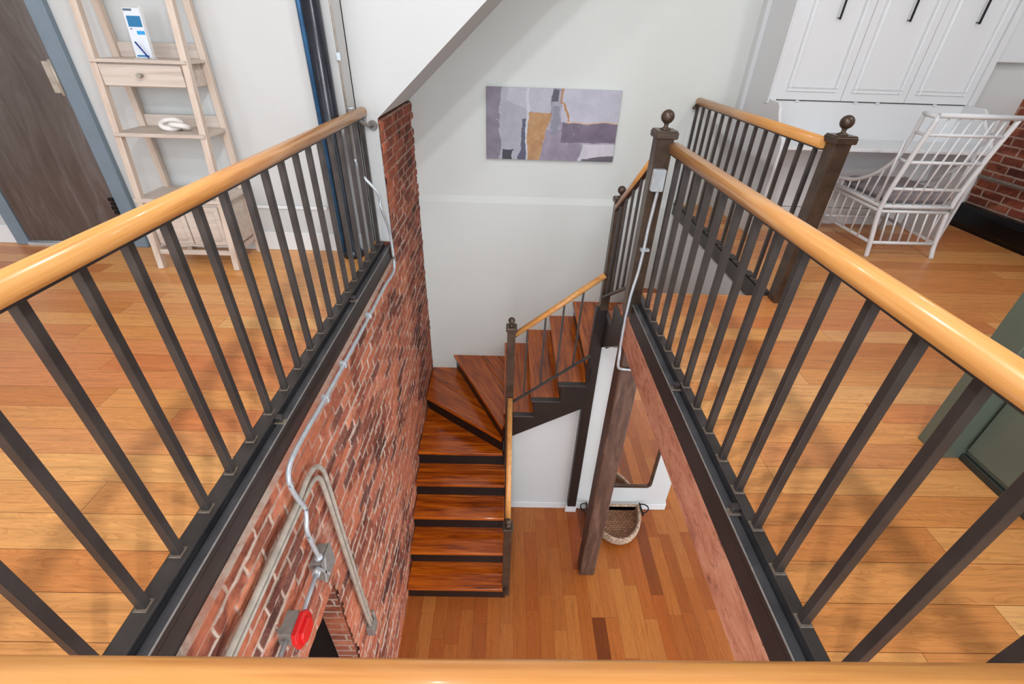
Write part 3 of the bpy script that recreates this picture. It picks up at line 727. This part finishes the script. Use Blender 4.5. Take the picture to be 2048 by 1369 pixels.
# ---------------------------------------------------------------- far wall canvas
ar = thing('canvas', (.385, 4.63, .7), 'wide abstract canvas in grey, mauve and gold on the white stair wall', 'picture')
def art_mat():
    t = NT('painted_canvas'); c = t.coord(); x, y, z = t.sep(c)
    # u 0..1 left to right, v 0..1 bottom to top; edges wobble
    wn = t.math('MULTIPLY', t.math('SUBTRACT', t.noise(c, 5, 4), .5), .10)
    u = t.math('ADD', t.math('DIVIDE', t.math('ADD', x, .605), 1.21), wn); v = t.math('ADD', t.math('DIVIDE', t.math('ADD', z, .305), .61), wn)
    cloud = t.noise(c, 5, 5, .6, .5)
    def lt(a, b_): return t.math('LESS_THAN', a, b_)
    def gt(a, b_): return t.math('GREATER_THAN', a, b_)
    def AND(*a):
        r = a[0]
        for q in a[1:]: r = t.math('MULTIPLY', r, q)
        return r
    def lin_(a0, k): return t.math('ADD', a0, t.math('MULTIPLY', v, k))
    col = t.mix(t.ramp(cloud, [(.4, G(0)), (.65, G(1))]), rgb(146, 140, 156), rgb(184, 180, 192))
    def put(mask, cc): 
        nonlocal col
        col = t.mix(mask, col, cc)
    put(lt(u, .13), t.mix(cloud, rgb(96, 86, 100), rgb(158, 152, 166)))
    put(AND(gt(u, .11), lt(u, lin_(.33, 0)), ), rgb(172, 172, 182))
    put(AND(gt(u, .16), lt(u, .48), gt(v, t.math('SUBTRACT', .98, t.math('MULTIPLY', u, .9)))), rgb(186, 186, 196))
    put(AND(gt(u, .13), lt(u, .215), lt(v, .15)), rgb(66, 64, 74))
    put(AND(gt(u, lin_(.255, .03)), lt(u, .31), lt(v, .58)), rgb(92, 92, 112))
    put(AND(gt(u, .30), lt(u, .325)), rgb(200, 204, 212))
    put(AND(gt(u, .315), lt(u, lin_(.425, .10)), lt(v, .665)), t.mix(t.noise(c, 14, 4, .6), rgb(150, 104, 66), rgb(214, 172, 124)))
    put(AND(gt(u, lin_(.425, .10)), lt(u, .72), lt(v, .45)), t.mix(cloud, rgb(116, 106, 124), rgb(176, 166, 184)))
    put(AND(gt(u, .50), lt(u, .555), gt(v, .38), lt(v, .76)), rgb(138, 140, 152))
    put(AND(gt(u, .485), lt(u, .535), gt(v, .82), lt(v, .97)), rgb(92, 90, 102))
    put(AND(gt(u, .57), gt(v, .555)), t.mix(cloud, rgb(172, 172, 186), rgb(204, 202, 214)))
    put(AND(gt(u, .58), gt(v, .27), lt(v, .545)), t.mix(cloud, rgb(88, 76, 92), rgb(138, 126, 146)))
    put(AND(gt(u, lin_(.71, .16)), lt(v, .25)), rgb(204, 200, 208))
    put(AND(gt(u, .75), lt(v, t.math('SUBTRACT', t.math('MULTIPLY', u, .25), .16))), rgb(100, 96, 104))
    put(AND(gt(u, .555), lt(u, .572), gt(v, .8)), rgb(176, 130, 92))
    put(AND(gt(u, t.math('SUBTRACT', .735, t.math('MULTIPLY', v, .2))), lt(u, t.math('SUBTRACT', .752, t.math('MULTIPLY', v, .2))), gt(v, .56), lt(v, .82)), rgb(180, 134, 92))
    put(AND(gt(u, .61), gt(v, .545), lt(v, .565)), rgb(204, 176, 150))
    col = t.mix(.55, col, t.mix(1, col, t.ramp(t.noise(c, 9, 6, .65, .6), [(.3, G(.78)), (.7, G(1.12))]), 'MULTIPLY'))
    vor = t.n('ShaderNodeTexVoronoi'); t.link(c, vor.inputs['Vector']); vor.inputs['Scale'].default_value = 26
    put(AND(lt(vor.outputs['Distance'], .09), gt(t.noise(c, 6, 2), .52)), rgb(228, 226, 236))
    return t.out(col, .6)
b = MB(); b.box(-.218, .99, 4.603, 4.615, .396, 1.0, .002); b.build('painting', art_mat(), ar)
b = MB(); b.box(-.214, .986, 4.614, 4.65, .400, .996); b.build('stretcher', 'white', ar)
for o in ar.children: pass

# ---------------------------------------------------------------- iron column by the left wall
b = MB(); b.lathe((-1.122, 3.145, 0), [(.075, 0), (.075, .03), (.060, .04), (.056, .06), (.053, CEIL)], 28)
ic = thing('iron_column', (-1.122, 3.145, 0), 'round blue-black iron column with a painted blue reflection against the left white wall', 'column')
b.build('shaft', 'bluepaint', ic)
b = MB(); b.tube([(-1.172, 3.118, .0), (-1.172, 3.118, CEIL)], .018, 12); b.build('pipe', 'blue_sheen', ic)  # added strip carrying the blue window reflection on the column's left edge

# ---------------------------------------------------------------- ladder shelf
LS = thing('ladder_shelf', (-2.07, 3.0, 0), 'pale washed-wood leaning ladder shelf with drawer beside the steel door', 'shelf')
xl, xr = -2.325, -1.82
yf = lambda z: 2.855+.118*z
for x in (xl, xr):
    b = MB(); b.sweep([(-.019, -.019), (.019, -.019), (.019, .019), (-.019, .019)], [(x, yf(0), 0), (x, yf(.12), .12), (x, yf(1.95), 1.95)], up=(1, 0, 0), smooth=False); b.build('front_post', 'pale_z', LS, .003)
    b = MB(); b.sweep([(-.017, -.019), (.017, -.019), (.017, .019), (-.017, .019)], [(x, 3.185, 0), (x, 3.185, 1.95)], up=(1, 0, 0), smooth=False); b.build('back_post', 'pale_z', LS, .003)
b = MB(); b.box(xl-.03, xr+.03, 2.885, 3.20, .430, .455, .004); b.build('cabinet_top', 'pale', LS)
b = MB(); b.box(xl, xr, 2.90, 3.20, .14, .43, .003); b.build('cabinet', 'pale', LS)
for a_, b_ in ((xl+.03, -2.075), (-2.067, xr-.03)):
    o = MB(); o.box(a_, b_, 2.885, 2.90, .16, .41, .003); o.box(a_+.03, b_-.03, 2.881, 2.886, .19, .38, .002); o.build('cabinet_door', 'pale', LS)
b = MB(); b.box(xl, xr, 2.865, 2.89, .095, .125, .003); b.box(xl, xl+.02, 2.88, 3.18, .095, .125); b.box(xr-.02, xr, 2.88, 3.18, .095, .125); b.build('lower_stretcher', 'pale', LS)
z = .81; b = MB(); b.box(xl-.015, xr+.015, yf(z)-.03, 3.205, z, z+.022, .003); b.build('middle_shelf', 'pale', LS)
b = MB(); b.box(xl+.02, xr-.02, 3.185, 3.205, z+.022, z+.09, .002); b.build('shelf_back', 'pale', LS)
b = MB(); b.box(xl+.02, xr-.02, yf(1.1), 3.20, 1.068, 1.185, .003); b.build('drawer_case', 'pale', LS)
dr = MB(); dr.box(xl+.025, xr-.025, yf(1.1)-.018, yf(1.1)-.001, 1.073, 1.178, .003); dr = dr.build('drawer', 'pale', LS)
b = MB(); b.tube([(-2.072, yf(1.1)-.016, 1.128), (-2.072, yf(1.1)-.040, 1.128)], .009, 14); b.tube([(-2.072, yf(1.1)-.038, 1.128), (-2.072, yf(1.1)-.050, 1.128)], .013, 14); b.build('knob', 'nickel', dr)
b = MB(); b.box(xl-.012, xr+.012, yf(1.19)-.03, 3.205, 1.186, 1.204, .003); b.build('upper_shelf', 'pale', LS)
b = MB(); b.box(xl+.02, xr-.02, 3.185, 3.205, 1.204, 1.28, .002); b.build('shelf_back', 'pale', LS)
b = MB(); b.box(xl, xr, 3.08, 3.205, 1.62, 1.64, .003); b.build('top_shelf', 'pale', LS)

# leaflet in its stand, pen, stone chain ornament
LF = thing('leaflet', (-2.075, 3.05, 1.204), 'tall white leaflet with blue blocks standing on the upper shelf', 'leaflet')
ang = .10
def card(x0, x1, z0, z1, dy, mat, nm, par, th=.0015):
    b = MB(); vs = []
    for zz in (z0, z1):
        for yy in (0, th): 
            for xx in (x0, x1): vs.append((-2.075+xx, 3.045+dy+yy+(zz)*ang, 1.2045+zz))
    b.add(vs, [(0, 1, 5, 4), (2, 6, 7, 3), (0, 4, 6, 2), (1, 3, 7, 5), (4, 5, 7, 6), (0, 2, 3, 1)]); return b.build(nm, mat, par)
card(-.045, .045, .006, .235, 0, 'paper', 'card', LF, .003)
card(-.042, .004, .222, .232, -.0015, 'greyprint', 'print', LF)
card(-.034, .040, .150, .200, -.0015, 'blue1', 'print', LF)
card(.000, .042, .115, .132, -.0015, 'blue2', 'print', LF)
card(-.03, -.02, .138, .143, -.0015, 'greyprint', 'print', LF)
card(-.036, .03, .010, .018, -.0015, 'blue1', 'print', LF)
SD = thing('leaflet_stand', (-2.03, 3.05, 1.204), 'clear stand around the white leaflet on the upper shelf', 'stand')
card(.047, .052, 0, .245, -.004, 'acrylic', 'side', SD, .02); card(-.05, .052, 0, .004, -.012, 'acrylic', 'base', SD, .05)
b = MB(); b.tube([(-2.085, 3.028, 1.285), (-2.035, 3.022, 1.2115)], .0045, 10); pn = b.build('pen', 'penblue', at=(-2.06, 3.02, 1.21)); tag(pn, 'blue pen leaning against the white leaflet', 'pen')
KN = thing('chain_ornament', (-2.03, 3.04, .832), 'white stone chain-link ornament on the middle shelf', 'ornament')
def link(cx, cy, cz, a, b_, rot, tilt, nm):
    pts = []
    for k in range(28):
        q = 2*math.pi*k/28; p = Vector((a*math.cos(q), b_*math.sin(q), 0))
        p.rotate(Matrix.Rotation(tilt, 3, 'X')); p.rotate(Matrix.Rotation(rot, 3, 'Z')); pts.append(p+Vector((cx, cy, cz)))
    m = MB(); m.tube(pts, .0155, 12, closed=True, up=(.03, .2, 1)); m.build('link', 'ceramic', KN)
link(-2.062, 3.055, .866, .054, .036, .35, .62, 0); link(-2.005, 3.04, .858, .050, .036, -.25, -.35, 0)

# ---------------------------------------------------------------- white wall-bed cabinet with desk
WB = thing('wall_bed_cabinet', (2.9, 4.3, 0), 'tall white built-in cabinet with three panelled doors and fold-down desk', 'cabinet')
prof = [(4.65, 0), (3.77, 0), (3.75, .70), (3.76, .755), (3.79, .80), (3.84, .84), (3.90, .885), (3.935, .93), (3.95, .975), (3.985, 1.0), (4.10, 1.003), (4.135, 1.01), (4.135, CEIL-.4), (4.65, CEIL-.4)]
for x in (2.08, 3.70):
    b = MB(); b.prism(prof, 'x', x, x+.025); b.build('side_panel', 'white_trim', WB)
b = MB(); b.box(2.045, 2.08, 4.56, 4.65, 0, CEIL-.4); b.build('filler_strip', 'white_trim', WB)
b = MB(); b.box(2.068, 2.08, 4.14, 4.20, .98, CEIL-.4); b.build('filler_strip', 'white_trim', WB)
b = MB(); b.box(2.106, 3.70, 3.745, 4.17, .70, .725, .004); b.build('desk_top', 'white_trim', WB)
b = MB(); b.box(2.106, 3.70, 4.17, 4.19, .15, 1.0); b.build('back_panel', 'white_trim', WB)
b = MB(); b.box(2.106, 3.70, 4.166, 4.19, 0, .145); b.build('kickboard', 'white_trim', WB)
b = MB(); b.box(2.105, 2.135, 4.14, 4.6, 1.0, CEIL-.4); b.build('stile', 'white_trim', WB)
b = MB(); b.box(3.725, 3.755, 4.14, 4.6, .2, CEIL-.4); b.build('stile', 'white_trim', WB)
for x0, x1 in ((2.138, 2.660), (2.664, 3.180), (3.184, 3.698)):
    b = MB(); b.box(x0, x1, 4.15, 4.17, 1.008, CEIL-.42, .002)
    dd = b.build('door', 'white_trim', WB)
    px0, px1, pz0 = x0+.075, x1-.075, 1.085
    pth = [(px0, 4.147, pz0), (px1, 4.147, pz0), (px1, 4.147, CEIL-.5), (px0, 4.147, CEIL-.5)]
    m = MB()
    for q in range(4):
        a, c_ = Vector(pth[q]), Vector(pth[(q+1) % 4]); dd_ = (c_-a).normalized()*.011
        m.sweep([(-.017, -.004), (.017, -.004), (.014, .009), (.004, .005), (-.004, .006), (-.013, .013)], [a-dd_*1.5, c_+dd_*1.5], up=(0, -1, 0), smooth=False)
    m.build('moulding', 'white_trim', dd)
    xc = (x0+x1)/2+.012
    m = MB(); m.bar((xc, 4.118, 1.54), (xc, 4.118, 1.86), .011, .011); m.tube([(xc, 4.15, 1.55), (xc, 4.12, 1.55)], .004); m.tube([(xc, 4.15, 1.85), (xc, 4.12, 1.85)], .004)
    m.build('handle', 'blackiron', dd)
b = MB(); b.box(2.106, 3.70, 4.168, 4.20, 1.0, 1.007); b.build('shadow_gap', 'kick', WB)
for x in (2.32, 2.80, 2.98, 3.45):
    b = MB(); b.box(x-.014, x+.014, 4.158, 4.168, .992, 1.006, .001); b.build('latch', 'white_trim', WB)

# ---------------------------------------------------------------- rattan chair
CH = thing('rattan_chair', (3.1, 3.7, 0), 'white rattan armchair seen from behind at the desk', 'chair')
W_ = 'white_trim'
BLp = smooth([(2.838, 3.385, 0), (2.826, 3.395, .12), (2.797, 3.415, .39), (2.812, 3.385, .70), (2.845, 3.352, 1.012)])
BRp = smooth([(3.345, 3.37, 0), (3.335, 3.395, .12), (3.318, 3.41, .39), (3.345, 3.385, .70), (3.385, 3.345, 1.008)])
def at(path, z):
    for a, c_ in zip(path, path[1:]):
        if a.z <= z <= c_.z: return a.lerp(c_, (z-a.z)/max(1e-6, c_.z-a.z))
    return path[-1]
FL = [(2.812, 4.03, 0), (2.812, 4.03, .45)]; FR = [(3.385, 4.03, 0), (3.385, 4.03, .45)]
for p in (BLp, BRp):
    b = MB(); b.tube(p, .0165, 12); b.build('back_leg', W_, CH)
for p in (FL, FR):
    b = MB(); b.tube(p, .0155, 12); b.build('front_leg', W_, CH)
b = MB(); b.tube([(2.835, 3.345, 1.012), (3.40, 3.338, 1.010)], .0165, 12); b.build('top_rail', W_, CH)
for s_, (tx, X0) in enumerate(((2.842, 2.812), (3.388, 3.385))):
    back = BLp if s_ == 0 else BRp
    b = MB(); b.tube([tuple(at(back, 1.0)), (tx, 3.485, 1.008)], .015, 12)
    arm = smooth([(tx, 3.48, 1.005), (tx+(.004 if s_ == 0 else -.004), 3.50, .85), (tx+(.006 if s_ == 0 else -.006), 3.55, .69), (X0+.015*(1-2*s_), 3.66, .565), (X0, 3.80, .49), (X0, 3.92, .462), (X0, 4.035, .452)])
    b.tube(arm, .0145, 12); b.build('arm', W_, CH)
    m = MB()
    def sp(p, q, r_=.0068): n_ = MB(); n_.tube([p, q], r_, 8); n_.build('spindle', W_, CH)
    for zz in (.89, .705):
        a = at(back, zz); k = min(arm, key=lambda q: abs(q.z-zz)); sp(a, k, .010)
    for yy in (3.52, 3.60, 3.68, 3.77, 3.86, 3.95):
        k = min(arm, key=lambda q: abs(q.y-yy)+ (0 if q.z < .72 else 5)); sp((X0, yy, .375), (k.x, yy, k.z))
    for yy in (3.53, 3.63, 3.73, 3.83, 3.93): sp((X0, yy, .115), (X0, yy, .35))
    sp(tuple(at(back, .39)+Vector((0, .06, -.01))), (k.x, 3.50, .85), .009)
    for z0_, z1_, r_ in ((.385, .39, .0125), (.352, .352, .0105), (.112, .115, .0125)):
        n_ = MB(); n_.tube([at(back, z0_), (X0, 4.03, z1_)], r_, 10); n_.build('side_rail', W_, CH)
for zz, r_ in ((.89, .0115), (.707, .0115), (.518, .011), (.388, .0135), (.350, .011), (.112, .0125)):
    n_ = MB(); n_.tube([at(BLp, zz), at(BRp, zz)], r_, 10); n_.build('cross_rail', W_, CH)
for zz in (.385, .115):
    n_ = MB(); n_.tube([(2.812, 4.03, zz), (3.385, 4.03, zz)], .012, 10); n_.build('cross_rail', W_, CH)
for k in range(1, 7):
    f = k/7; sp(at(BLp, .39).lerp(at(BRp, .39), f), at(BLp, 1.0).lerp(at(BRp, 1.0), f))
    sp(at(BLp, .115).lerp(at(BRp, .115), f), at(BLp, .345).lerp(at(BRp, .345), f))
b = MB(); b.box(2.84, 3.35, 3.45, 4.01, .37, .395, .004); b.build('seat', W_, CH)
b = MB(); b.box(2.845, 3.345, 3.45, 4.02, .396, .475, .030)
cu = b.build('seat_cushion', 'cushion', bevel=.012, at=(3.1, 3.73, .396)); tag(cu, 'thick grey cushion lying on the white rattan chair', 'cushion')

# ---------------------------------------------------------------- right wall: heater and pipe
HT = thing('baseboard_heater', (4.2, 3.4, 0), 'long black baseboard heater along the right brick wall', 'heater')
b = MB(); b.prism([(4.25, 0), (4.19, 0), (4.19, .03), (4.18, .05), (4.18, .17), (4.20, .205), (4.25, .21)], 'y', .5, 4.26); b.build('casing', 'blackiron', HT)
b = MB(); b.box(4.170, 4.182, .5, 4.24, .155, .168, .002); b.build('lip', 'blackiron', HT)
b = MB(); b.tube([(4.235, .5, .445), (4.235, 4.26, .445)], .014, 12); tag(b.build('wall_pipe', 'pipe_old', at=(4.235, 2.4, .445)), 'thin grey pipe along the right brick wall above the black heater', 'pipe')

# ---------------------------------------------------------------- green cabinet, right edge
GC = thing('green_cabinet', (2.0, .9, 0), 'dark green cabinet at the right edge with projecting end stile', 'cabinet')
b = MB(); b.box(1.845, 2.5, -.2, 1.27, .03, 2.0, .003); b.build('body', 'green', GC)
b = MB(); b.box(1.75, 2.5, 1.272, 1.384, 0, 2.0, .003); b.build('end_stile', 'green', GC)
b = MB(); b.box(1.828, 1.846, .55, 1.262, .055, 1.98, .004); b.build('door', 'green', GC)
b = MB(); b.box(1.832, 2.4, -.2, 1.27, 0, .030, .002); b.build('plinth', 'kick', GC)

# ---------------------------------------------------------------- mirror and basket downstairs
MR = thing('mirror', (1.47, 3.45, -2.9), 'tall mirror with rounded bronze frame leaning on the lower white wall', 'mirror')
def rrect(x0, x1, z0, z1, r, n=6):
    pts = []
    for cx, cz, a0 in ((x1-r, z0+r, -90), (x1-r, z1-r, 0), (x0+r, z1-r, 90), (x0+r, z0+r, 180)):
        for k in range(n+1):
            a = math.radians(a0+90*k/n); pts.append((cx+r*math.cos(a), cz+r*math.sin(a)))
    return pts
mx0, mx1, mz0, mz1 = 1.08, 1.70, -2.885, -1.25
rr_ = rrect(mx0, mx1, mz0, mz1, .05)
b = MB(); b.prism(rrect(mx0+.008, mx1-.008, mz0+.008, mz1-.008, .045), 'y', 3.452, 3.466); b.build('glass', 'mirror', MR)
b = MB(); b.sweep([(-.014, -.016), (.014, -.016), (.014, .016), (-.014, .016)], [(x, 3.453, z_) for x, z_ in rr_], up=(0, 1, 0), closed=True, smooth=False); b.build('frame', 'bronze', MR)

BK = thing('basket', (1.3, 3.2, ZF), 'half-round woven seagrass basket with black ring handles on the lower floor', 'basket')
bz = ZF+.115
def dshape(s_, z, n=30):
    out = []
    cx, cy = 1.315, 3.425
    for k in range(n+1):
        a = math.pi+math.pi*k/n
        out.append((cx+.30*s_*math.cos(a)*(1 if True else 1), cy+.46*s_*math.sin(a)*1.0, z))
    return out
rings = [dshape(.88, ZF+.002), dshape(.97, ZF+.05), dshape(1.0, bz), dshape(.95, bz), dshape(.93, ZF+.05), dshape(.86, ZF+.02)]
n = len(rings[0]); vs = sum(rings, []); fs = []
for r_ in range(5):
    for k in range(n): fs.append((r_*n+k, r_*n+(k+1) % n, (r_+1)*n+(k+1) % n, (r_+1)*n+k))
fs.append(tuple(range(5*n, 6*n))); fs.append(tuple(reversed(range(n))))
b = MB(); b.add(vs, fs, True); b.build('bowl', 'weave', BK)
for k, (s_, z_) in enumerate(((.99, bz+.004), (1.0, bz-.028), (.985, bz-.056))):
    b = MB(); b.tube(dshape(s_, z_), .019, 10); b.build('braid', 'jute', BK)
b = MB(); b.tube([(1.03, 3.42, bz), (1.60, 3.42, bz)], .016, 10); b.build('back_rim', 'jute', BK)
for sx, x in ((-1, 1.015), (1, 1.615)):
    b = MB(); b.bar((x+sx*.015, 3.44, bz+.02), (x+sx*.02, 3.27, bz+.02), .014, .02)
    pts = [(x+sx*(.02+.075*math.sin(math.pi*k/12)), 3.355+.06*math.cos(math.pi*k/12), bz+.03+.02*math.sin(math.pi*k/12)) for k in range(13)]
    b.tube(pts, .0075, 8); b.build('handle', 'blackiron', BK)
